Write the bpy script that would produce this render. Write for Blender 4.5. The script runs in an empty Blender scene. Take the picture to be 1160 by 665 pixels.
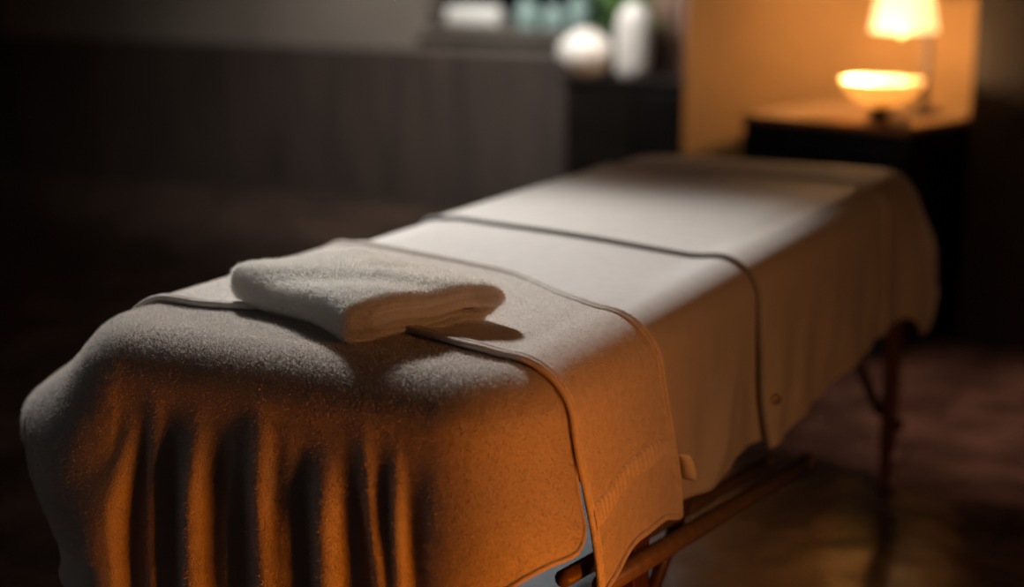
import bpy, math, random
import numpy as np
from mathutils import Vector, Matrix

# ------------------------------------------------------------------ camera, world, lights
scn = bpy.context.scene
col = scn.collection
scn.view_settings.view_transform = 'Standard'
scn.view_settings.look = 'None'
scn.view_settings.gamma = 1.0
scn.view_settings.use_curve_mapping = False
scn.view_settings.exposure = 0.0

YAW, PITCH = 0.472, 0.221
cam_d = bpy.data.cameras.new('camera')
cam = bpy.data.objects.new('camera', cam_d)
col.objects.link(cam)
cam.location = (1.10, -1.56, 1.195)
cam.rotation_euler = (math.pi / 2 - PITCH, 0, YAW)
cam_d.sensor_width = 36
cam_d.lens = 1800 / 1160 * 36
cam_d.clip_start = 0.05
cam_d.dof.use_dof = True
cam_d.dof.focus_distance = 1.98
cam_d.dof.aperture_fstop = 1.5
scn.camera = cam

w = bpy.data.worlds.new('world')
scn.world = w
w.use_nodes = True
w.node_tree.nodes['Background'].inputs[0].default_value = (0.62, 0.66, 0.70, 1)
w.node_tree.nodes['Background'].inputs[1].default_value = 0.006


def light(name, kind, loc, energy, color, target=None, size=None, size_y=None, spread=None, spot=None, blend=1.0):
    d = bpy.data.lights.new(name, kind)
    d.energy = energy
    d.color = color
    if kind == 'AREA':
        d.shape = 'RECTANGLE' if size_y else 'SQUARE'
        d.size = size
        if size_y:
            d.size_y = size_y
        if spread:
            d.spread = spread
    elif kind in ('POINT', 'SPOT'):
        d.shadow_soft_size = size or 0.02
        if kind == 'SPOT':
            d.spot_size = spot
            d.spot_blend = blend
    o = bpy.data.objects.new(name, d)
    col.objects.link(o)
    o.location = loc
    if target is not None:
        o.rotation_euler = (Vector(target) - Vector(loc)).to_track_quat('-Z', 'Y').to_euler()
    return o


# daylight from the garden window and from an assumed spot at upper left, with no window there
light('window_daylight', 'AREA', (-1.75, 4.48, 1.75), 1.2, (0.93, 0.96, 1.0), (-0.6, 1.5, 0.7), 1.2, 0.9)
light('assumed_daylight_spot', 'SPOT', (-1.75, 1.75, 2.65), 500, (1.0, 0.97, 0.94), (-0.05, 0.46, 0.70), 0.12, spot=math.radians(39))  # assumed daylight direction, lit by a bare spot; no high window built
light('left_fill_light', 'AREA', (-2.9, -0.75, 1.35), 2.2, (0.96, 0.98, 1.0), (-0.2, 0.0, 0.55), 0.8)  # added cool fill for the left flanks of the folds; no window there
light('floor_patch_fill', 'SPOT', (0.75, 2.15, 2.68), 190, (1.0, 0.58, 0.44), (0.45, 2.45, 0.0), 0.10, spot=math.radians(32))  # added warm spot that brightens the floor patch; no fixture built
# assumed warm light low right of the near end, plus an added higher warm fill
light('assumed_low_warm_light', 'AREA', (1.05, -0.25, 0.20), 1.2, (1.0, 0.22, 0.004), (-0.1, -0.08, 0.48), 0.16, spread=math.radians(75))  # assumed orange source grazing the front folds; no lantern built
light('sky_over_terrace', 'AREA', (-5.0, 14.0, 6.0), 220, (0.85, 0.95, 1.0), (-5.0, 14.0, 0.0), 8.0)  # area light added as sky to brighten the terrace outside
light('warm_side_fill', 'POINT', (1.55, -0.16, 0.95), 15.0, (1.0, 0.38, 0.12), None, 0.10)  # added warm fill for the right side and towel end; no lamp built
light('back_wall_fill', 'SPOT', (-1.5, 3.25, 2.2), 230, (0.95, 0.9, 0.84), (-1.95, 4.6, 0.95), 0.3, spot=math.radians(96))  # added spot that brightens back wall and vases; no such lamp known


# ------------------------------------------------------------------ materials
def new_mat(name):
    m = bpy.data.materials.new(name)
    m.use_nodes = True
    nt = m.node_tree
    return m, nt, nt.nodes['Principled BSDF']


def mat(name, color, rough=0.6, metal=0.0, noise=0.0, nscale=20, bump=0.0, bscale=200, bdist=0.001,
        sheen=0.0, transl=0.0, emit=None, estr=0.0, trans=0.0, ior=1.45, stretch=None, spec=None, coat=0.0):
    m, nt, p = new_mat(name)
    N, L = nt.nodes, nt.links
    p.inputs['Roughness'].default_value = rough
    p.inputs['Metallic'].default_value = metal
    p.inputs['Base Color'].default_value = (*color, 1)
    p.inputs['IOR'].default_value = ior
    p.inputs['Transmission Weight'].default_value = trans
    p.inputs['Coat Weight'].default_value = coat
    if spec is not None:
        p.inputs['Specular IOR Level'].default_value = spec
    if sheen:
        p.inputs['Sheen Weight'].default_value = sheen
        p.inputs['Sheen Roughness'].default_value = 0.4
    tc = N.new('ShaderNodeTexCoord')
    mp = N.new('ShaderNodeMapping')
    L.new(tc.outputs['Object'], mp.inputs[0])
    if stretch:
        mp.inputs['Scale'].default_value = stretch
    if noise:
        n = N.new('ShaderNodeTexNoise')
        n.inputs['Scale'].default_value = nscale
        n.inputs['Detail'].default_value = 5
        L.new(mp.outputs[0], n.inputs['Vector'])
        r = N.new('ShaderNodeValToRGB')
        r.color_ramp.elements[0].position = 0.3
        r.color_ramp.elements[1].position = 0.7
        r.color_ramp.elements[0].color = (*[c * (1 - noise) for c in color], 1)
        r.color_ramp.elements[1].color = (*[min(1, c * (1 + noise)) for c in color], 1)
        L.new(n.outputs[0], r.inputs[0])
        L.new(r.outputs[0], p.inputs['Base Color'])
    if bump:
        n = N.new('ShaderNodeTexNoise')
        n.inputs['Scale'].default_value = bscale
        n.inputs['Detail'].default_value = 3
        L.new(mp.outputs[0], n.inputs['Vector'])
        b = N.new('ShaderNodeBump')
        b.inputs['Strength'].default_value = bump
        b.inputs['Distance'].default_value = bdist
        L.new(n.outputs[0], b.inputs['Height'])
        L.new(b.outputs[0], p.inputs['Normal'])
    if emit:
        p.inputs['Emission Color'].default_value = (*emit, 1)
        p.inputs['Emission Strength'].default_value = estr
    if transl:
        t = N.new('ShaderNodeBsdfTranslucent')
        t.inputs[0].default_value = (*color, 1)
        mx = N.new('ShaderNodeMixShader')
        mx.inputs[0].default_value = transl
        out = N['Material Output']
        L.new(p.outputs[0], mx.inputs[1])
        L.new(t.outputs[0], mx.inputs[2])
        L.new(mx.outputs[0], out.inputs[0])
    return m


M = {}
M['fleece'] = mat('grey_beige_fleece', (0.56, 0.50, 0.45), 0.9, noise=0.05, nscale=30, bump=0.8, bscale=520, bdist=0.003, sheen=0.2)
M['pile'] = mat('fleece_fibre', (0.66, 0.61, 0.56), 0.85, sheen=0.2, transl=0.35)
M['terry'] = mat('white_terry', (0.90, 0.87, 0.82), 0.9, noise=0.05, nscale=60, bump=1.0, bscale=550, bdist=0.003, sheen=0.2)
M['terry_fibre'] = mat('terry_fibre', (0.90, 0.87, 0.82), 0.85, sheen=0.2, transl=0.35)
M['strip'] = mat('bath_mat_cotton', (0.70, 0.63, 0.57), 0.9, noise=0.10, nscale=90, bump=0.9, bscale=450, bdist=0.003, sheen=0.2)
M['sheet'] = mat('beige_cotton_sheet', (0.56, 0.52, 0.48), 0.8, noise=0.04, nscale=40, bump=0.2, bscale=700, bdist=0.0006)
M['blanket'] = mat('smooth_cream_blanket', (0.60, 0.56, 0.51), 0.7, noise=0.04, nscale=30, bump=0.2, bscale=500, bdist=0.0008, sheen=0.15)
M['thread'] = mat('grey_hem_thread', (0.30, 0.31, 0.30), 0.9)
M['tag'] = mat('white_label_cloth', (0.95, 0.92, 0.88), 0.6, transl=0.2)
M['vinyl'] = mat('black_vinyl', (0.015, 0.014, 0.013), 0.35, bump=0.2, bscale=300)
M['wood'] = mat('reddish_brown_wood', (0.11, 0.045, 0.028), 0.4, noise=0.3, nscale=8, stretch=(8, 8, 1))
M['lightwood'] = mat('light_beech_wood', (0.20, 0.13, 0.075), 0.4, noise=0.2, nscale=8, stretch=(1, 8, 8))
M['brass'] = mat('brass', (0.8, 0.55, 0.3), 0.25, metal=1.0)
M['blackwood'] = mat('black_lacquered_wood', (0.012, 0.010, 0.009), 0.3, noise=0.2, nscale=10)
M['topwood'] = mat('glow_lightened_top', (0.50, 0.33, 0.20), 0.25, noise=0.2, nscale=10)  # cabinet top: glow of bowl and lamp put into a lighter colour
M['wallwarm'] = mat('tan_plaster', (0.54, 0.33, 0.14), 0.85, noise=0.16, nscale=2.2, bump=0.2, bscale=30, bdist=0.003)
M['walldark'] = mat('grey_brown_plaster', (0.20, 0.175, 0.15), 0.85, noise=0.2, nscale=1.5, bump=0.2, bscale=30, bdist=0.003)
M['panel'] = mat('dark_wood_panelling', (0.060, 0.044, 0.037), 0.7, noise=0.3, nscale=4, stretch=(3, 3, 0.5))
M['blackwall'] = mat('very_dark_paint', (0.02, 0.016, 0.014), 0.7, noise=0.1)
M['shade'] = mat('cream_lamp_shade', (0.9, 0.80, 0.62), 0.8, transl=0.5, emit=(1.0, 0.72, 0.36), estr=1.5)
M['bronze'] = mat('bronze', (0.03, 0.018, 0.012), 0.45, metal=0.0)
M['frost'] = mat('frosted_amber_glass', (0.95, 0.78, 0.50), 0.35, transl=0.65)
M['wax'] = mat('cream_wax', (0.95, 0.85, 0.65), 0.5, transl=0.3, emit=(1.0, 0.62, 0.22), estr=0.8)
M['flame'] = mat('candle_flame', (1.0, 0.8, 0.4), 0.5, emit=(1.0, 0.70, 0.34), estr=14)
M['ceramic'] = mat('white_ceramic', (0.88, 0.86, 0.82), 0.3, noise=0.04)
M['whitecloth'] = mat('white_roll_cloth', (0.72, 0.73, 0.70), 0.9, bump=0.5, bscale=200)
M['tealglass'] = mat('pale_teal_glass', (0.42, 0.58, 0.56), 0.25, transl=0.4)
M['leaf'] = mat('green_leaf', (0.24, 0.42, 0.08), 0.5, noise=0.3, nscale=30, transl=0.25)
M['darkleaf'] = mat('dark_green_leaf', (0.03, 0.07, 0.02), 0.5, noise=0.3, nscale=30)
M['curtain'] = mat('brown_pink_curtain', (0.52, 0.34, 0.27), 0.85, transl=0.2)
M['frame'] = mat('dark_window_frame', (0.10, 0.085, 0.07), 0.5)
M['stone'] = mat('pale_terrace_stone', (0.42, 0.50, 0.52), 0.7, noise=0.5, nscale=1.3)
gm, nt, p = new_mat('window_glass')
p.inputs['Transmission Weight'].default_value = 1
p.inputs['Roughness'].default_value = 0.02
p.inputs['IOR'].default_value = 1.02
M['glass'] = gm


def floor_material():
    m, nt, p = new_mat('dark_polished_stone')
    N, L = nt.nodes, nt.links
    tc = N.new('ShaderNodeTexCoord')
    n = N.new('ShaderNodeTexNoise')
    n.inputs['Scale'].default_value = 5
    n.inputs['Detail'].default_value = 6
    L.new(tc.outputs['Object'], n.inputs['Vector'])
    r = N.new('ShaderNodeValToRGB')
    r.color_ramp.elements[0].position = 0.35
    r.color_ramp.elements[1].position = 0.7
    r.color_ramp.elements[0].color = (0.045, 0.029, 0.022, 1)
    r.color_ramp.elements[1].color = (0.16, 0.10, 0.078, 1)
    L.new(n.outputs[0], r.inputs[0])
    br = N.new('ShaderNodeTexBrick')
    br.offset = 0.5
    br.inputs['Scale'].default_value = 1.0
    br.inputs['Mortar Size'].default_value = 0.004
    br.inputs['Brick Width'].default_value = 0.6
    br.inputs['Row Height'].default_value = 0.3
    br.inputs['Mortar'].default_value = (0.01, 0.008, 0.007, 1)
    L.new(tc.outputs['Object'], br.inputs['Vector'])
    L.new(r.outputs[0], br.inputs['Color1'])
    L.new(r.outputs[0], br.inputs['Color2'])
    L.new(br.outputs['Color'], p.inputs['Base Color'])
    n2 = N.new('ShaderNodeTexNoise')
    n2.inputs['Scale'].default_value = 9
    n2.inputs['Detail'].default_value = 2
    L.new(tc.outputs['Object'], n2.inputs['Vector'])
    b = N.new('ShaderNodeBump')
    b.inputs['Strength'].default_value = 0.4
    b.inputs['Distance'].default_value = 0.01
    L.new(n2.outputs[0], b.inputs['Height'])
    L.new(b.outputs[0], p.inputs['Normal'])
    p.inputs['Roughness'].default_value = 0.2
    p.inputs['Specular IOR Level'].default_value = 0.4
    return m


M['floor'] = floor_material()


# ------------------------------------------------------------------ mesh helpers
def link(name, verts, faces, m, parent=None, smooth=True, bevel=0, seg=2, solid=0, offset=0.0):
    me = bpy.data.meshes.new(name)
    me.from_pydata([tuple(v) for v in verts], [], faces)
    me.materials.append(m)
    if smooth:
        me.polygons.foreach_set('use_smooth', [True] * len(me.polygons))
    me.update()
    o = bpy.data.objects.new(name, me)
    col.objects.link(o)
    if parent:
        o.parent = parent
    if solid:
        s = o.modifiers.new('thickness', 'SOLIDIFY')
        s.thickness = solid
        s.offset = offset
        s.use_rim = True
    if bevel:
        b = o.modifiers.new('bevel', 'BEVEL')
        b.width = bevel
        b.segments = seg
        b.limit_method = 'ANGLE'
        me.polygons.foreach_set('use_smooth', [True] * len(me.polygons))
        b.harden_normals = True
    return o


def tag(o, label, cat, group=None):
    o['label'] = label
    o['category'] = cat
    if group:
        o['group'] = group
    return o


def struct(o):
    o['kind'] = 'structure'
    return o


def empty(name, loc, label, cat, group=None, rz=0):
    o = bpy.data.objects.new(name, None)
    col.objects.link(o)
    o.location = loc
    o.rotation_euler = (0, 0, rz)
    return tag(o, label, cat, group)


class MB:
    def __init__(s):
        s.v, s.f = [], []

    def box(s, c, d, rot=None):
        k = len(s.v)
        for x in (-.5, .5):
            for y in (-.5, .5):
                for z in (-.5, .5):
                    p = Vector((x * d[0], y * d[1], z * d[2]))
                    if rot is not None:
                        p = rot @ p
                    s.v.append(p + Vector(c))
        s.f += [tuple(k + i for i in q) for q in ((0, 1, 3, 2), (4, 6, 7, 5), (0, 4, 5, 1), (2, 3, 7, 6), (0, 2, 6, 4), (1, 5, 7, 3))]
        return s

    def lathe(s, prof, c=(0, 0, 0), n=32, axis=None):
        k = len(s.v)
        q = Vector(axis).to_track_quat('Z', 'Y') if axis else None
        for r, z in prof:
            for i in range(n):
                a = 2 * math.pi * i / n
                p = Vector((r * math.cos(a), r * math.sin(a), z))
                if q:
                    p = q @ p
                s.v.append(p + Vector(c))
        for j in range(len(prof) - 1):
            for i in range(n):
                i2 = (i + 1) % n
                s.f.append((k + j * n + i, k + j * n + i2, k + (j + 1) * n + i2, k + (j + 1) * n + i))
        if prof[0][0] > 1e-6:
            s.f.append(tuple(k + i for i in reversed(range(n))))
        if prof[-1][0] > 1e-6:
            s.f.append(tuple(k + (len(prof) - 1) * n + i for i in range(n)))
        return s

    def tube(s, pts, r, n=10):
        pts = [Vector(p) for p in pts]
        k = len(s.v)
        up = Vector((0.13, 0.2, 1)).normalized()
        for i, p in enumerate(pts):
            t = (pts[min(i + 1, len(pts) - 1)] - pts[max(i - 1, 0)]).normalized()
            a = t.cross(up)
            if a.length < 1e-3:
                a = t.cross(Vector((1, 0, 0)))
            a.normalize()
            b = t.cross(a)
            rr = r[i] if isinstance(r, (list, tuple)) else r
            for j in range(n):
                th = 2 * math.pi * j / n
                s.v.append(p + a * rr * math.cos(th) + b * rr * math.sin(th))
        for i in range(len(pts) - 1):
            for j in range(n):
                j2 = (j + 1) % n
                s.f.append((k + i * n + j, k + (i + 1) * n + j, k + (i + 1) * n + j2, k + i * n + j2))
        s.f.append(tuple(k + j for j in range(n)))
        s.f.append(tuple(k + (len(pts) - 1) * n + j for j in reversed(range(n))))
        return s

    def grid(s, P):
        k = len(s.v)
        a, b = P.shape[:2]
        s.v += [Vector(p) for p in P.reshape(-1, 3)]
        for i in range(a - 1):
            for j in range(b - 1):
                s.f.append((k + i * b + j, k + (i + 1) * b + j, k + (i + 1) * b + j + 1, k + i * b + j + 1))
        return s

    def build(s, name, m, parent=None, **kw):
        return link(name, s.v, s.f, m, parent, **kw)


def box_obj(name, c, d, m, parent=None, bevel=0.003, rot=None):
    return MB().box(c, d, rot).build(name, m, parent, smooth=False, bevel=bevel)


# ------------------------------------------------------------------ the room
def wall(name, c, d, m):
    return struct(MB().box(c, d).build(name, m, smooth=False))


struct(MB().box((-1.0, 1.2, -0.05), (8.4, 7.2, 0.1)).build('floor', M['floor'], smooth=False))
WY = 4.62       # room face of the back wall
# back wall with the garden window
WX0, WX1, WZ0, WZ1 = -2.50, -1.10, 0.80, 2.25
b = MB()
b.box(((-5.0 + WX0) / 2, WY + .09, 1.7), (WX0 + 5.0, .18, 2.0))
b.box(((WX1 - .6) / 2, WY + .09, 1.7), (-.6 - WX1, .18, 2.0))
b.box(((WX0 + WX1) / 2, WY + .09, (WZ1 + 2.7) / 2), (WX1 - WX0, .18, 2.7 - WZ1))
b.box(((WX0 + WX1) / 2, WY + .09, (0.7 + WZ0) / 2), (WX1 - WX0, .18, WZ0 - 0.7))
struct(b.build('wall_back', M['walldark'], smooth=False))
wall('trim_1', (-2.8, WY + .075, .35), (4.4, .20, .70), M['panel'])
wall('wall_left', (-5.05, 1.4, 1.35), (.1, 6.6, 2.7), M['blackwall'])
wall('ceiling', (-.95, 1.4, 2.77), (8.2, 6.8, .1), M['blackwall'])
wall('wall_far', (-.385, 3.84, 1.35), (1.05, .26, 2.7), M['wallwarm'])
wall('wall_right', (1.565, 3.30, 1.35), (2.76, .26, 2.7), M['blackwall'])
# window
fr = MB()
for x in (WX0 + .03, (WX0 + WX1) / 2 + .35, WX1 - .03):
    fr.box((x, WY + .10, (WZ0 + WZ1) / 2), (.05, .06, WZ1 - WZ0))
for z in (WZ0 + .02, WZ1 - .03):
    fr.box(((WX0 + WX1) / 2, WY + .10, z), (WX1 - WX0, .06, .04))
win = struct(fr.build('window_1', M['frame'], smooth=False, bevel=.004))
MB().box(((WX0 + WX1) / 2, WY + .11, (WZ0 + WZ1) / 2), (WX1 - WX0 - .06, .006, WZ1 - WZ0 - .06)).build('window_pane', M['glass'], win, smooth=False)
MB().box(((WX0 + WX1) / 2, WY + .018, WZ0 - .015), (WX1 - WX0 - .01, .13, .03)).build('window_sill', M['walldark'], win, smooth=False, bevel=.004)
# terrace outside
struct(MB().box((-6, 14, -.15), (26, 18.2, .1)).build('ground_outside', M['stone'], smooth=False))


# ------------------------------------------------------------------ massage table
W, R, L, ZT = 0.340, 0.062, 1.915, 0.700
YN = -0.05      # near end of the padding
RHO = 0.045


def und(x, y):
    """gentle waves shared by every layer lying on the table top"""
    ex = np.clip((W - R - np.abs(x)) / .05, 0, 1)
    ey = np.clip(np.minimum(y - YN - R, L - R - y) / .06, 0, 1)
    edge = ex * ex * (3 - 2 * ex) * ey * ey * (3 - 2 * ey)
    return edge * (0.0030 * np.sin(7 * x + 3.1 * y + .5) + 0.0025 * np.sin(-5 * x + 6.3 * y + 1.9)
            + 0.0018 * np.sin(15 * x + 9 * y) + 0.004 * np.cos(x / W * 1.4))


table = empty('massage_table', (0, 0.95, 0), 'padded massage table with dark wooden legs under sheets and blankets', 'massage table')
TL = Vector((0, -0.95, 0))


def loc(p):
    return Vector(p) + TL


# padding: rounded slab
def rounded_slab(w, l0, l1, z0, z1, rc, re, n=8):
    mb = MB()
    rings = []
    prof = []
    for k in range(n + 1):
        a = math.pi / 2 * k / n
        prof.append((-re + re * math.cos(a) - 0.0, z1 - re + re * math.sin(a)))
    prof = [(-.004, z0)] + [(0.0, z0 + .004)] + prof
    cs = []
    for cx, cy, a0 in ((w - rc, l0 + rc, -90), (w - rc, l1 - rc, 0), (-w + rc, l1 - rc, 90), (-w + rc, l0 + rc, 180)):
        for k in range(9):
            a = math.radians(a0 + 90 * k / 8)
            cs.append((cx, cy, math.cos(a), math.sin(a)))
    k0 = 0
    for off, z in prof:
        for cx, cy, ca, sa in cs:
            mb.v.append(loc((cx + (rc + off) * ca, cy + (rc + off) * sa, z)))
    m_ = len(cs)
    for j in range(len(prof) - 1):
        for i in range(m_):
            i2 = (i + 1) % m_
            mb.f.append((j * m_ + i, j * m_ + i2, (j + 1) * m_ + i2, (j + 1) * m_ + i))
    mb.f.append(tuple(reversed(range(m_))))
    mb.f.append(tuple((len(prof) - 1) * m_ + i for i in range(m_)))
    return mb


rounded_slab(.325, YN + .016, 1.9, .628, .690, .07, .05).build('padding', M['vinyl'], table)
fb = MB()
for sx in (-1, 1):
    fb.box(loc((sx * .315, .96, .600)), (.022, 1.84, .06))
for y in (.045, .95, .97, 1.875):
    fb.box(loc((0, y, .600)), (.61, .02, .06))
fb.box(loc((0, .96, .626)), (.63, 1.84, .008))
fb.build('frame', M['wood'], table, smooth=False, bevel=.003)
for sx in (-1, 1):
    for y0, sg in ((.32, 1), (1.765, -1)):
        x = sx * .325
        lg = MB()
        lg.box(loc((x, y0, .345)), (.028, .055, .50))
        lo = lg.build('leg', M['wood'], table, smooth=False, bevel=.004)
        MB().box(loc((x - sx * .004, y0 + .004, .085)), (.022, .032, .15)).build('leg_extension', M['wood'], lo, smooth=False, bevel=.003)
        MB().lathe([(.0, 0), (.018, 0), (.018, .012), (.012, .016), (0, .016)], loc((x, y0 + .004, 0)), 16).build('rubber_foot', M['vinyl'], lo)
        MB().lathe([(.0, 0), (.012, .002), (.014, .010), (.010, .016), (0, .017)], loc((x + sx * .014, y0, .16)), 12, axis=(sx, 0, 0)).build('height_knob', M['bronze'], lo)
        # folding strut from the leg up to the frame
        a = Vector((x - sx * .02, y0 + sg * .02, .19))
        c = Vector((x - sx * .02, y0 + sg * .50, .575))
        MB().tube([loc(a), loc(a.lerp(c, .5)), loc(c)], .011).build('strut', M['wood'], table)
for y in (.32, 1.765):
    MB().box(loc((0, y, .50)), (.62, .02, .06)).build('crossbar', M['wood'], table, smooth=False, bevel=.003)
# long light-wood rail under the right side with a round end cap
pa, pb = Vector((.345, .17, .392)), Vector((.345, 1.05, .287))
MB().tube([loc(pa), loc(pa.lerp(pb, .5)), loc(pb)], .0145, 14).build('side_rail', M['lightwood'], table)
dirr = (pb - pa).normalized()
MB().lathe([(0, -.004), (.014, -.002), (.019, .006), (.019, .016), (.012, .024), (0, .026)], loc(pb), 18, axis=dirr).build('rail_cap', M['brass'], table)
pa2, pb2 = Vector((.30, .15, .40)), Vector((.30, .97, .305))
MB().tube([loc(pa2), loc(pb2)], .012, 12).build('side_rail', M['lightwood'], table)
MB().lathe([(0, -.004), (.013, -.002), (.015, .006), (.010, .02), (0, .022)], loc(pb2), 18, axis=dirr).build('rail_cap', M['brass'], table)


# ------------------------------------------------------------------ draped cloth
def upath(y1, end='near', o=0.0):
    """U-shaped flat-edge path round one end; returns f(s)->(qx,qy,nx,ny) and total length"""
    xe = W - R
    A = y1 - (R + RHO)
    B = math.pi / 2 * RHO
    Cc = 2 * (xe - RHO)
    T = 2 * A + 2 * B + Cc

    def f(s):
        s = np.asarray(s, float)
        qx = np.zeros_like(s); qy = np.zeros_like(s); nx = np.zeros_like(s); ny = np.zeros_like(s)
        m = s <= A
        qx[m] = xe; qy[m] = y1 - s[m]; nx[m] = 1
        m = (s > A) & (s <= A + B)
        a = (s[m] - A) / RHO
        qx[m] = xe - RHO + RHO * np.cos(a); qy[m] = R + RHO - RHO * np.sin(a); nx[m] = np.cos(a); ny[m] = -np.sin(a)
        m = (s > A + B) & (s <= A + B + Cc)
        qx[m] = xe - RHO - (s[m] - A - B); qy[m] = R; ny[m] = -1
        m = (s > A + B + Cc) & (s <= A + 2 * B + Cc)
        a = (s[m] - A - B - Cc) / RHO
        qx[m] = -xe + RHO - RHO * np.sin(a); qy[m] = R + RHO - RHO * np.cos(a); nx[m] = -np.sin(a); ny[m] = -np.cos(a)
        m = s > A + 2 * B + Cc
        qx[m] = -xe; qy[m] = R + RHO + (s[m] - A - 2 * B - Cc); nx[m] = -1
        if end == 'far':
            qy = L - qy; ny = -ny
        else:
            qy = qy + YN
        return qx, qy, nx, ny
    marks = (A, A + B, A + B + Cc, A + 2 * B + Cc, T)
    return f, marks


def drape_profile(t, o, flare):
    """outward run and drop for arc length t measured from the flat edge"""
    r = R + o
    q = math.pi / 2 * r
    a = np.clip(t / r, 0, math.pi / 2)
    out = r * np.sin(a)
    down = r * (1 - np.cos(a))
    ex = np.maximum(t - q, 0)
    return out + flare * ex, down + ex * np.sqrt(np.maximum(1 - flare ** 2, .1))


def ucloth(y1, end, o, Hf, foldf, ds=.006, dt=.005, ntop=26, tmax=.34, flaref=None, y0=.30):
    f, mk = upath(y1, end)
    T = mk[-1]
    s = np.linspace(0, T, int(T / ds) + 1)
    # always sample the corners finely
    extra = np.concatenate([np.linspace(mk[0], mk[1], 26), np.linspace(mk[2], mk[3], 26)])
    s = np.unique(np.concatenate([s, extra]).round(6))
    qx, qy, nx, ny = f(s)
    H = Hf(s, mk)
    nt_ = int(tmax / dt)
    rows = []
    for k in range(ntop):
        e = 1 - k / ntop
        if end == 'near':
            sy = np.maximum(qy, y0)
        else:
            sy = np.minimum(qy, L - y0)
        x = qx * (1 - e); y = qy * (1 - e) + sy * e
        rows.append(np.stack([x, y, ZT + o + und(x, y)], 1))
    for k in range(nt_ + 1):
        t = H * k / nt_
        fl = flaref(s, mk) if flaref else 0.02
        out, down = drape_profile(t, o, fl)
        D, dz = foldf(s, t, mk, down)
        x = qx + nx * (out + D); y = qy + ny * (out + D)
        rows.append(np.stack([x, y, ZT + o - down + dz], 1))
    return np.array(rows), s, mk


def cloth_obj(name, P, m, thick, parent=None):
    mb = MB().grid(P)
    o = mb.build(name, m, parent)
    # weld the seam on the centre line
    import bmesh
    bm = bmesh.new()
    bm.from_mesh(o.data)
    bmesh.ops.remove_doubles(bm, verts=bm.verts, dist=1e-5)
    bmesh.ops.recalc_face_normals(bm, faces=bm.faces)
    # point the normals outwards (top face up)
    up = sum(f.normal.z * f.calc_area() for f in bm.faces)
    if up < 0:
        bmesh.ops.reverse_faces(bm, faces=bm.faces)
    bm.to_mesh(o.data)
    bm.free()
    s = o.modifiers.new('thickness', 'SOLIDIFY')
    s.thickness = thick
    s.offset = -1
    return o


def fibres(name, P, m, n, length, width, parent, seed=1, lift=0.0, mask=None, lean=0.8):
    """short pile standing on the surface sampled by grid P"""
    rng = np.random.default_rng(seed)
    a, b = P.shape[:2]
    p00, p10, p01, p11 = P[:-1, :-1], P[1:, :-1], P[:-1, 1:], P[1:, 1:]
    nr = np.cross(p10 - p00, p01 - p00)
    area = np.linalg.norm(nr, axis=2)
    sgn = 1.0 if (nr[..., 2] * 1).sum() > 0 else -1.0
    ctr = (p00 + p11) / 2
    wgt = area * (mask(ctr) if mask else 1.0)
    wgt = (wgt / wgt.sum()).ravel()
    idx = rng.choice(wgt.size, n, p=wgt)
    u, v = rng.random((n, 1)), rng.random((n, 1))
    f = lambda q: q.reshape(-1, 3)[idx]
    base = (f(p00) * (1 - u) + f(p10) * u) * (1 - v) + (f(p01) * (1 - u) + f(p11) * u) * v
    nn = f(nr) * sgn
    nn /= np.linalg.norm(nn, axis=1, keepdims=True) + 1e-12
    d = nn + rng.normal(0, lean / 1.6, (n, 3))
    d /= np.linalg.norm(d, axis=1, keepdims=True)
    side = np.cross(d, rng.normal(0, 1, (n, 3)))
    side /= np.linalg.norm(side, axis=1, keepdims=True)
    ln = length * rng.uniform(.5, 1.15, (n, 1))
    wd = width * rng.uniform(.7, 1.3, (n, 1))
    base = base + nn * lift
    v0 = base - side * wd * .5
    v1 = base + side * wd * .5
    bend = rng.normal(0, .25, (n, 3)) * ln
    v2 = base + d * ln + bend
    V = np.stack([v0, v1, v2], 1).reshape(-1, 3).astype(np.float32)
    me = bpy.data.meshes.new(name)
    me.vertices.add(3 * n)
    me.vertices.foreach_set('co', V.ravel())
    me.loops.add(3 * n)
    me.loops.foreach_set('vertex_index', np.arange(3 * n, dtype=np.int32))
    me.polygons.add(n)
    me.polygons.foreach_set('loop_start', np.arange(n, dtype=np.int32) * 3)
    me.materials.append(m)
    me.update(calc_edges=True)
    o = bpy.data.objects.new(name, me)
    col.objects.link(o)
    o.parent = parent
    o['kind'] = 'stuff'
    return o


def sstep(a, b, x):
    t = np.clip((x - a) / (b - a), 0, 1)
    return t * t * (3 - 2 * t)


def gs(x, c, w):
    return np.exp(-((x - c) / w) ** 2)


# --- base sheet: covers the table from under the bath mat to the far end
def side_y(s, T):
    return .16 + np.minimum(s, T - s)


def H_base(s, mk):
    y = side_y(s, mk[-1])
    h = .318 + .08 * (s > mk[-1] / 2) * sstep(.05, .35, np.abs(s - mk[-1] / 2 - .15))
    h -= .03 * sstep(.44, .36, y)
    h += .055 * gs(y, 1.76, .045) - .10 * sstep(1.79, 1.86, y)
    h += .004 * np.sin(s * 23)
    return h


def fold_base(s, t, mk, down):
    g = sstep(.07, .30, down)
    y = side_y(s, mk[-1])
    show = np.maximum(sstep(.42, .50, y) * sstep(.86, .80, y), sstep(1.52, 1.60, y))
    D = g * show * (.006 * np.sin(s * 28 + 6 * t) + .002 * np.sin(s * 61 + 1.3) + .010)
    D = D + .045 * sstep(.02, .18, down) * sstep(1.62, 1.84, y)
    D = D + .016 * g * show * gs(y, .50 + .9 * (.30 - down), .035)
    return D, 0.0


Pb, sb, mkb = ucloth(L - .16, 'far', .003, H_base, fold_base, ds=.008, dt=.006, y0=.25, tmax=.36)
base = cloth_obj('bed_sheet', Pb, M['sheet'], .0015)
tag(base, 'smooth beige bottom sheet showing between the two blankets and over the far end', 'sheet')
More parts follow.
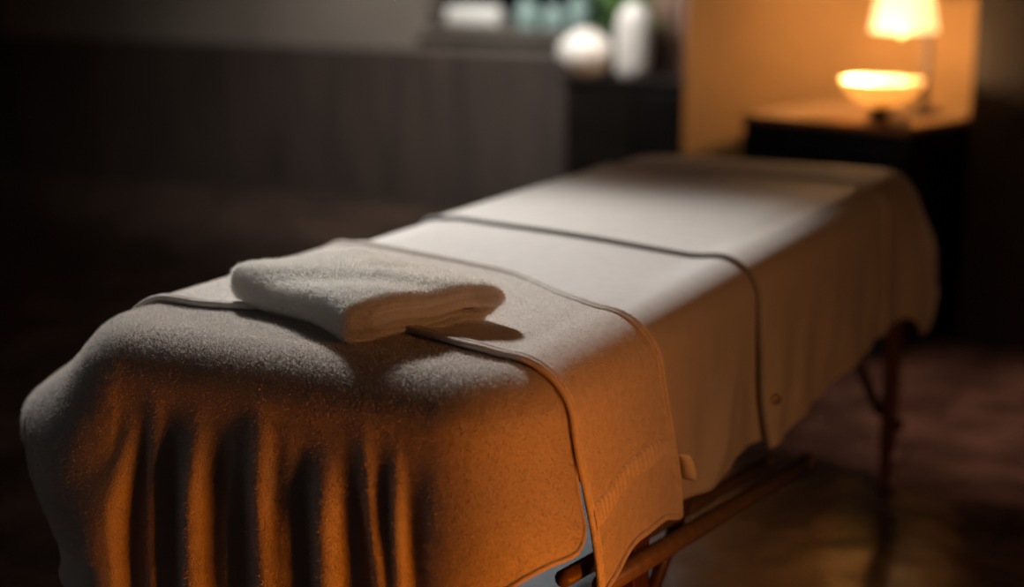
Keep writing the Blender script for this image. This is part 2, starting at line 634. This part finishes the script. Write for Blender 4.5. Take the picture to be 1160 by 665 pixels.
# hem stitched along the sheet's edge
MB().tube(Pb[-1][::2], .0022, 6).build('hem', M['sheet'], base)


# --- side-to-side cloths (bath mat and far blanket)
def across(ynear, yfar, o, Hr, Hl, foldf, nu=220, nv=90, flare=.02):
    """ynear(w), yfar(w): edge lines, w in [-1 left hem .. 1 right hem]; rows v along the table"""
    xe = W - R
    P = np.zeros((nv + 1, nu + 1, 3))
    for j in range(nv + 1):
        v = j / nv
        hr, hl = Hr(v), Hl(v)
        tot = hl + 2 * xe + hr
        u = np.linspace(-xe - hl, xe + hr, nu + 1)
        x = np.clip(u, -xe, xe)
        t = np.maximum(np.abs(u) - xe, 0)
        out, down = drape_profile(t, o, flare)
        sg = np.sign(u)
        y = ynear(u) * (1 - v) + yfar(u) * v
        D, dy = foldf(u, v, y, t, down)
        P[j, :, 0] = x + sg * (out + D) * (t > 0)
        P[j, :, 1] = y + dy
        P[j, :, 2] = ZT + o + und(x, y) - down
    return P


# far blanket
def fb_near(u):
    return .815 - .05 * (u / .29) - .025 * np.cos(u * 5) - .0 * u + .03 * sstep(.5, .66, u)


def fb_far(u):
    return 1.60 - .03 * (u / .29) + 0 * u + .015 * np.sin(u * 9)


def fb_fold(u, v, y, t, down):
    g = sstep(.06, .30, down)
    D = g * (.010 + .006 * np.sin(y * 19 - 14 * t + .6) + .004 * np.sin(y * 41 + 20 * t) + .006 * gs(y + .9 * down, 1.15, .035) + .005 * gs(y + .7 * down, 1.38, .03) + .016 * gs(v, .04, .10))
    D = np.maximum(D, -.004)
    dy = -.0 * g
    return D, dy


def fb_H(v):
    return .334 + .006 * math.cos(v * 3.0) + .002 * math.sin(v * 19)


Pf = across(fb_near, fb_far, .008, fb_H, lambda v: .33, fb_fold, nv=130)
fblk = cloth_obj('blanket', Pf, M['blanket'], .004)
tag(fblk, 'pale cream blanket laid across the far half of the table, hem hanging on the right', 'blanket')
MB().tube([p + np.array((0, 0, .0005)) for p in Pf[0][::2]], .0034, 8).build('edge_hem', M['thread'], fblk)
MB().tube(Pf[-1][::2], .0034, 8).build('edge_hem', M['blanket'], fblk)
MB().tube(Pf[:, -1][::2], .0030, 8).build('edge_hem', M['blanket'], fblk)
pt = Pf[6, -14]
MB().lathe([(0, 0), (.007, .001), (.009, .003), (.007, .006), (0, .007)], pt + np.array((.002, 0, 0)), 16, axis=(1, -.3, .15)).build('button', M['brass'], fblk)

# --- near fleece blanket draped over the near end
RIDGES = [(-.292, .022, .012), (-.245, .010, .018), (-.200, .015, .013), (-.165, .012, .011), (-.100, .020, .017), (-.045, .007, .010), (-.008, .019, .017),
          (.035, .009, .012), (.088, .020, .018), (.140, .015, .011), (.183, .014, .010), (.262, .024, .040)]


def H_near(s, mk):
    A, B1, C1, D1, T = mk
    h = .13 + .13 * sstep(A - .035, A + .012, s)
    h = h + .205 * sstep(A + .02, B1 + .05, s)
    h = h - .07 * sstep(C1 - .26, C1 + .0, s)
    h = h - .14 * sstep(D1 - .01, D1 + .07, s)
    h = h + .006 * np.sin(s * 40)
    return h


def fold_near(s, t, mk, down):
    A, B1, C1, D1, T = mk
    mid = (B1 + C1) / 2
    x = -(s - mid)                       # across the front, + on the right
    g = sstep(.05, .24, down)
    D = 0 * s
    for k, (c, a, wd) in enumerate(RIDGES):
        st = sstep(.045 + .02 * (k % 3), .20 + .03 * (k % 2), down)
        lean = (c * .12 + .012 * math.sin(k * 2.3)) * sstep(.05, .3, down)
        D = D + a * st * gs(x, c + lean, wd * (1 + .35 * g)) * 1.1
    # left corner and left side sweep out
    D = D + gs(s, D1 + .03, .06) * (.165 * sstep(.02, .17, down) * (1 - .50 * sstep(.20, .34, down)))
    D = D + .016 * g * np.sin((s - D1) * 60 + 1.0) * sstep(D1 + .02, D1 + .08, s) * (1 - sstep(D1 + .12, D1 + .16, s))
    D = D + .006 * g * gs(s, (A + B1) / 2, .04)
    return D, 0.0


Pn, sn, mkn = ucloth(.37, 'near', .007, H_near, fold_near, ds=.004, dt=.005, ntop=60, tmax=.40, y0=.30)
nblk = cloth_obj('fleece_blanket', Pn, M['fleece'], .005)
tag(nblk, 'grey beige fleece blanket draped in folds over the near end of the table', 'blanket')
MB().tube(Pn[-1][::2], .0034, 8).build('edge_hem', M['fleece'], nblk)
fibres('pile', Pn, M['pile'], 230000, .0036, .0006, nblk, 3,
       mask=lambda c: ((c[..., 1] < .30) & (c[..., 2] > .40)) * (1.0 - .45 * (c[..., 2] < .66)))


# --- bath mat strip lying across the near end
def bm_near(u):
    return .118 + .012 * np.cos(u * 6) - .010 - .058 * sstep(-.12, .24, u) + .062 * sstep(.27, .62, u)


def bm_far(u):
    return np.where(u > 0, .390, .390) + .19 * sstep(.28, -.45, u) + .035 * gs(u, .05, .16) - .070 * sstep(.05, .29, u) + .070 * sstep(.30, .62, u)


def bm_fold(u, v, y, t, down):
    g = sstep(.06, .30, down)
    D = g * (.002 + .004 * np.sin(v * 7 + 1) + .008 * gs(v, 0.0, .10) + .004 * gs(v, .6, .15)) + 0 * u
    D = D + .012 * sstep(0, .06, down) * (u < 0) * np.sin(v * 13)
    return D, 0 * u


def bm_H(v):
    return .350 - .022 * sstep(.15, .55, v) + .014 * sstep(.8, 1.0, v)


Ps = across(bm_near, bm_far, .0145, bm_H, lambda v: .20, bm_fold, nu=260, nv=80)
mat_o = cloth_obj('bath_mat', Ps, M['strip'], .005)
tag(mat_o, 'taupe cotton bath mat laid across the table with ribbed band and white tag', 'towel')
MB().tube(Ps[0], .0045, 8).build('edge_hem', M['strip'], mat_o)
MB().tube([p + np.array((0, .009, .0012)) for p in Ps[0]], .0030, 8).build('edge_hem', M['strip'], mat_o)
MB().tube(Ps[-1], .0042, 8).build('edge_hem', M['strip'], mat_o)
MB().tube([p + np.array((0, -.011, .0012)) for p in Ps[-1]], .0022, 8).build('edge_hem', M['strip'], mat_o)
MB().tube(Ps[:, -1], .0045, 8).build('edge_hem', M['strip'], mat_o)
# ribbed band near the hem
nu_ = Ps.shape[1] - 1
j0, j1 = nu_ - 28, nu_ - 20
band = []
nr_ = Ps.shape[0]
for i in np.linspace(1.0, nr_ - 2, 240):
    k = int(i); fk = i - k
    row = []
    for j in range(j0, j1 + 1):
        p = Ps[k, j] * (1 - fk) + Ps[min(k + 1, nr_ - 1), j] * fk
        rib = .0010 * math.sin(i / nr_ * math.tau * 22)
        e = 0 if j in (j0, j1) else 1
        row.append(p + np.array((.0002 + e * (.0028 + rib), 0, 0)))
    band.append(row)
MB().grid(np.array(band)).build('ribbed_band', M['strip'], mat_o)
# tag sewn to the far edge
c0 = Ps[-1, nu_ - 20]
tg = []
for i in range(9):
    f_ = i / 8
    tg.append([c0 + np.array((-.004 + .020 * k + .006 * f_ + .002 * math.sin(f_ * 5), .003 + .006 * k + .024 * f_, .008 - .044 * f_ - .003 * k)) for k in (0, .5, 1.0)])
MB().grid(np.array(tg)).build('care_tag', M['tag'], mat_o, solid=.0012)
fibres('pile', Ps, M['pile'], 110000, .0022, .0004, mat_o, 5, mask=lambda c: (c[..., 0] > -.36) * 1.0, lean=1.1)


# ------------------------------------------------------------------ folded towel
def folded_towel():
    LT, WT, HT = .290, .190, .050       # along the fold, across, height
    n = 96
    prof = []
    # closed outline in (a, z): a across; rounded fold at a=0, two stacked folds at a=WT
    for i in range(n):
        th = 2 * math.pi * i / n
        ca, sa = math.cos(th), math.sin(th)
        e = 2 / 5.2
        a = WT / 2 + WT / 2 * math.copysign(abs(ca) ** (e * .55), ca)
        z = HT / 2 + HT / 2 * math.copysign(abs(sa) ** (e * 1.6), sa)
        prof.append((a, z))
    prof = np.array(prof)
    # resample evenly
    d = np.r_[0, np.cumsum(np.linalg.norm(np.diff(np.vstack([prof, prof[:1]]), axis=0), axis=1))]
    pp = np.vstack([prof, prof[:1]])
    n = 150
    q = np.linspace(0, d[-1], n, endpoint=False)
    prof = np.stack([np.interp(q, d, pp[:, 0]), np.interp(q, d, pp[:, 1])], 1)
    ctr = np.array((WT / 2, HT / 2))
    nb = 80
    rows = []

    def deform(a, b, z):
        # lump and dent the soft towel
        k = z / HT
        top = sstep(.4, 1, k)
        z2 = z * (1 - .04 * a / WT * top)
        z2 = z2 + top * (.002 * np.sin(28 * a + 9 * b) * np.sin(22 * b + 1) + .004 * gs(b, .03, .05) - .006 * np.exp(-(((a - .13) / .035) ** 2 + ((b - .13) / .022) ** 2))
                         + .003 * np.exp(-(((a - .10) / .02) ** 2 + ((b - .10) / .05) ** 2)))
        a2 = a + .006 * np.sin(17 * b) * (1 - .3 * k) + .010 * gs(b, 0, .05) * (a / WT)
        # nose on the right hand fold
        a2 = a2 + .010 * gs(k, .62, .25) * sstep(.6, 1, a / WT) - .010 * gs(k, .12, .12) * sstep(.7, 1, a / WT)
        b2 = b
        return a2, b2, z2

    def ring(b, sc):
        p = ctr + (prof - ctr) * np.array(sc)
        a, z = p[:, 0], p[:, 1]
        return a, np.full(len(a), b), z
    rr = .009
    # near cap (b=0), rings from the centre out, creases where the layers meet
    caps = []
    for k in range(14):
        f_ = k / 14
        a, b_, z = ring(0, (max(f_, 1e-3) * (1 - 2 * rr / WT) + 0, max(f_, 1e-3) * (1 - 1.2 * rr / HT)))
        bulge = 0 * z
        kz = z / HT
        dep = .020 * gs(kz, .30, .05) + .005 * gs(kz, .17, .03) + .005 * gs(kz, .62, .05)
        caps.append((a, b_ + dep - .0015 * np.sin(a * 40), z))
    rows += caps
    for k in range(7):
        th = math.pi / 2 * k / 6
        s = rr * (1 - math.sin(th))
        a, b_, z = ring(0, (1 - 2 * s / WT, 1 - 1.2 * s / HT))
        kz = z / HT
        dep = (.020 * gs(kz, .30, .05) + .005 * gs(kz, .17, .03)) * (1 - k / 6)
        rows.append((a, b_ + rr * (1 - math.cos(th)) * 1 + dep, z))
    for b in np.linspace(rr, LT - .02, nb)[1:]:
        rows.append(ring(b, (1, 1)))
    for k in range(1, 12):
        th = math.pi / 2 * k / 11
        b = LT - .02 + .02 * math.sin(th)
        sc = .02 * (1 - math.cos(th))
        rows.append(ring(b, (1 - 2 * sc / WT, 1 - 2 * sc / HT)))
    for k in range(1, 9):
        f_ = (1 - k / 8)
        rows.append(ring(LT, (max(f_, 1e-3) * (1 - .04 / WT), max(f_, 1e-3) * (1 - .04 / HT))))
    G = []
    for a, b, z in rows:
        a, b, z = deform(a, b, z)
        pts = np.stack([a, b, z], 1)
        G.append(np.vstack([pts, pts[:1]]))
    return np.array(G)


G = folded_towel()
# towel frame: origin at the near corner; a along (tn->tr), b along (tn->tfl)
ang = math.radians(47)
ea = np.array((math.cos(ang), math.sin(ang), 0))
angb = math.radians(155)
eb = np.array((math.cos(angb), math.sin(angb), 0))
TO = np.array((.070, .012, 0))
ox, oy = TO[0], TO[1]
Gw = TO + G[..., :1] * ea + G[..., 1:2] * eb
# rest on whatever is beneath
xx, yy = Gw[..., 0], Gw[..., 1]
zb = ZT + und(xx, yy) + .0080 + .0110 * sstep(.09, .13, yy)
Gw[..., 2] = zb + G[..., 2]
tw = MB().grid(Gw).build('folded_towel', M['terry'])
import bmesh
bm = bmesh.new(); bm.from_mesh(tw.data)
bmesh.ops.remove_doubles(bm, verts=bm.verts, dist=2e-5)
bmesh.ops.recalc_face_normals(bm, faces=bm.faces)
bm.to_mesh(tw.data); bm.free()
tag(tw, 'thick white terry towel folded flat on the near end of the massage table', 'towel')
fo = fibres('pile', Gw[10:-8], M['terry_fibre'], 120000, .0050, .0006, tw, 9, lean=.9)


# ------------------------------------------------------------------ black cabinet with lamp and bowl
CX, CY, CZ = .070, 2.90, .672
cang = math.radians(-14)
cab = empty('side_cabinet', (CX, CY, 0), 'black wooden cabinet in the corner carrying the lamp and glowing bowl', 'cabinet', rz=cang)
cw, cd = .56, .52
MB().box((-cw / 2, cd / 2, .341), (cw - .02, cd - .02, .622)).build('body', M['blackwood'], cab, smooth=False, bevel=.004)
MB().box((-cw / 2, cd / 2, .020), (cw - .06, cd - .06, .04)).build('plinth', M['blackwood'], cab, smooth=False, bevel=.004)
MB().box((-cw / 2, cd / 2, .662), (cw, cd, .02)).build('top', M['topwood'], cab, smooth=False, bevel=.003)
for k, x in enumerate((-cw * .25, -cw * .75)):
    dr = MB().box((x, .004, .33), (cw / 2 - .02, .014, .56)).build('door', M['blackwood'], cab, smooth=False, bevel=.003)
    MB().lathe([(0, 0), (.006, 0), (.005, .01), (.011, .018), (.009, .026), (0, .028)], (x + (-.08 if k == 0 else .08), -.003, .38), 16, axis=(0, -1, 0)).build('knob', M['bronze'], dr)


def cabp(x, y):
    v = Matrix.Rotation(cang, 3, 'Z') @ Vector((x, y, 0))
    return Vector((CX + v.x, CY + v.y, CZ))


# lamp
lb = Vector((.018, 3.30, CZ))
lamp = empty('table_lamp', lb, 'bronze curved-arm lamp with cream shade standing behind the glowing bowl', 'lamp')
MB().lathe([(0, 0), (.055, 0), (.055, .008), (.04, .014), (.012, .020), (.009, .035), (0, .036)], n=32).build('base', M['bronze'], lamp)
MB().tube([(0, 0, .02), (0, 0, .08), (.004, 0, .14), (.006, 0, .19), (0, 0, .225), (-.02, 0, .25), (-.055, 0, .262)], [.012, .0115, .011, .011, .011, .010, .009]).build('arm', M['bronze'], lamp)
sc_ = (-.072, 0, 0)
MB().lathe([(0, .222), (.008, .224), (.011, .232), (.009, .242), (.014, .250), (.016, .29), (.014, .30), (0, .30)], sc_, 20).build('socket', M['brass'], lamp)
sh = MB()
sh.lathe([(.100, .244), (.098, .25), (.070, .415), (.069, .42)], sc_, 40)
sh.f = sh.f[:-2]
sh.build('lamp_shade', M['shade'], lamp, solid=.002)
MB().lathe([(0, .30), (.012, .302), (.028, .325), (.030, .345), (.02, .368), (0, .375)], sc_, 20).build('bulb', mat('lamp_bulb', (1, .9, .7), emit=(1, .68, .36), estr=6), lamp)
light('lamp_light', 'POINT', lb + Vector((-.072, 0, .335)), 17, (1.0, 0.52, 0.20), None, .035)

# glass bowl on a dark stand, candles inside
bp = Vector((-.035, 3.00, CZ))
bowl = empty('candle_bowl', bp, 'shallow glowing glass bowl on a dark stand in front of the lamp', 'bowl')
MB().lathe([(0, 0), (.046, 0), (.047, .006), (.036, .014), (.032, .03), (.036, .042), (.040, .046), (0, .046)], n=28).build('stand', M['blackwood'], bowl)
MB().lathe([(.0, .047), (.030, .048), (.062, .060), (.092, .082), (.112, .108), (.118, .122), (.115, .122), (.108, .108), (.088, .086), (.058, .065), (.028, .054), (0, .053)], n=48).build('bowl_glass', M['frost'], bowl)
for k, (dx, dy) in enumerate(((.0, -.02), (-.045, .015), (.05, .02))):
    z0 = .062 if k == 0 else .075
    cn = MB().lathe([(0, 0), (.020, 0), (.021, .004), (.021, .020), (.018, .022), (0, .021)], bp + Vector((dx, dy, z0)), 24).build('tealight', M['wax'])
    tag(cn, ('lit tealight at the front of the glowing bowl', 'lit tealight on the left inside the glowing bowl', 'lit tealight on the right inside the glowing bowl')[k], 'candle', None)
    MB().lathe([(0, 0), (.004, .003), (.0055, .009), (.003, .018), (0, .026)], bp + Vector((dx, dy, z0 + .023)), 14).build('flame', M['flame'], cn)
light('bowl_candle_light', 'POINT', bp + Vector((-.06, .03, .14)), 24, (1.0, 0.54, 0.24), None, .03)
vp = cabp(-.048, .038)
vo = MB().lathe([(0, 0), (.020, 0), (.027, .006), (.030, .018), (.027, .030), (.022, .034), (.020, .032), (.024, .020), (.020, .008), (0, .006)], vp, 28).build('votive_cup', M['ceramic'])
tag(vo, 'small round white cup on the cabinet corner beside the bowl stand', 'cup')

# ------------------------------------------------------------------ dark sideboard under the window, things on it and on the sill
sb_ = empty('sideboard', (-1.08, 4.17, 0), 'dark low sideboard under the window holding the white vases', 'sideboard')
MB().box((0, 0, .345), (.86, .34, .61)).build('body', M['blackwood'], sb_, smooth=False, bevel=.004)
MB().box((0, 0, .020), (.82, .30, .04)).build('plinth', M['blackwood'], sb_, smooth=False, bevel=.004)
MB().box((0, 0, .661), (.90, .38, .022)).build('top', M['blackwood'], sb_, smooth=False, bevel=.003)
for k in (-1, 0, 1):
    dr = MB().box((k * .285, -.174, .345), (.275, .014, .56)).build('door', M['blackwood'], sb_, smooth=False, bevel=.003)
    MB().lathe([(0, 0), (.006, 0), (.005, .01), (.010, .018), (0, .026)], (k * .285 + .1, -.181, .38), 12, axis=(0, -1, 0)).build('knob', M['bronze'], dr)
SZ = .672
v1 = MB().lathe([(0, 0), (.05, 0), (.085, .02), (.108, .065), (.108, .10), (.085, .14), (.05, .158), (.042, .165), (.047, .172), (.042, .171), (.036, .160), (0, .15)], (-1.47, 4.10, SZ), 36).build('round_vase', M['ceramic'])
tag(v1, 'round white vase on the left of the sideboard', 'vase')
v2 = MB().lathe([(0, 0), (.058, 0), (.066, .006), (.068, .04), (.066, .20), (.055, .245), (.030, .268), (.026, .28), (.020, .278), (0, .26)], (-1.262, 4.08, SZ), 36).build('tall_jar', M['ceramic'])
tag(v2, 'tall white jar with rounded shoulders beside the green plant', 'jar')

rng = random.Random(4)


def leafblade(mb, base, d, length, width, droop):
    d = Vector(d).normalized()
    side = d.cross(Vector((0, 0, 1)))
    if side.length < .1:
        side = Vector((1, 0, 0))
    side.normalize()
    n = 7
    k = len(mb.v)
    for i in range(n + 1):
        f_ = i / n
        p = Vector(base) + d * length * f_ - Vector((0, 0, droop * f_ * f_))
        wd = width * math.sin(math.pi * (.08 + .92 * f_)) ** .8 * (1 if f_ < 1 else 0)
        up = Vector((0, 0, width * .25 * math.sin(math.pi * f_)))
        mb.v += [p - side * wd + up, p.copy(), p + side * wd + up]
    for i in range(n):
        a = k + i * 3
        mb.f += [(a, a + 3, a + 4, a + 1), (a + 1, a + 4, a + 5, a + 2)]


pl = empty('potted_plant', (-1.43, 4.29, SZ), 'green leafy plant in a dark pot between the white vase and jar', 'plant')
MB().lathe([(0, 0), (.045, 0), (.058, .09), (.062, .10), (.056, .10), (.05, .085), (0, .085)], n=28).build('pot', M['blackwood'], pl)
for nm, mt, cnt in (('foliage', M['leaf'], 46), ('foliage', M['darkleaf'], 42)):
    fm = MB()
    for i in range(cnt):
        a = rng.uniform(0, math.tau)
        el = rng.uniform(.2, 1.3)
        right = mt is M['leaf']
        d = Vector((math.cos(a) * math.cos(el) + (.10 if right else -.45), math.sin(a) * math.cos(el) * .5 + .35, math.sin(el)))
        h = rng.uniform(.10, .32)
        leafblade(fm, (rng.uniform(-.03, .03) + (.04 if right else -.02), rng.uniform(-.03, .03), .08 + h * .6), d, rng.uniform(.10, .2), rng.uniform(.014, .03), rng.uniform(.02, .10))
    fm.build(nm, mt, pl)
sm = MB()
for i in range(9):
    a = rng.uniform(0, math.tau)
    sm.tube([(0, 0, .08), (math.cos(a) * .02, math.sin(a) * .02, .2), (math.cos(a) * .06, math.sin(a) * .05, .32)], .003, 6)
sm.build('stem', M['darkleaf'], pl)

# white rolled towel and glass jars on the window sill
def sill_roll():
    mb = MB()
    pts = []
    c0, c1 = -2.36, -2.12
    prof = [(0, 0), (.030, .001), (.044, .006), (.050, .02), (.051, .12), (.050, .24), (.044, .254), (.030, .259), (0, .26)]
    mb.lathe(prof, (c0 - .01, WY + .005, WZ0 + .0515), 28, axis=(1, 0, 0))
    return mb.build('rolled_towel', M['whitecloth'])


tag(sill_roll(), 'white rolled towel lying at the left end of the window sill', 'towel')
jl = ('pale teal glass jar standing next to the rolled towel on the sill', 'middle of the three teal glass jars on the sill', 'pale teal glass jar on the sill nearest the plant')
for k, (x, r_, h_) in enumerate(((-1.985, .055, .13), (-1.86, .050, .11), (-1.745, .046, .15))):
    j = MB().lathe([(0, 0), (r_ * .8, 0), (r_, r_ * .3), (r_, h_ * .7), (r_ * .6, h_ * .9), (r_ * .6, h_), (r_ * .5, h_), (r_ * .5, h_ * .88), (0, h_ * .5)], (x, WY + .008, WZ0), 28).build('glass_jar', M['tealglass'])
    tag(j, jl[k], 'jar', 'teal glass jars on the window sill')

# curtain to the right of the window
cp = []
for i in range(61):
    f_ = i / 60
    x = -1.165 + .26 * f_
    cp.append([(x, 4.05 + .018 * math.sin(f_ * 30), z) for z in (SZ + .005, 1.2, 1.8, 2.4)])
# hangs just in front of the back wall, clear of the sideboard
cpa = np.array(cp)
cpa[..., 1] += .46
cpa[..., 0] -= .19
cpa[:, 0, 2] = .02
co = MB().grid(cpa).build('curtain', M['curtain'], solid=.003)
tag(co, 'brown pink curtain hanging between the window and the lit wall', 'curtain')
rod = MB().tube([(-2.6, 4.51, 2.41), (-.95, 4.51, 2.41)], .012).build('curtain_rod', M['bronze'])
tag(rod, 'bronze rod carrying the curtain above the window', 'curtain rod')
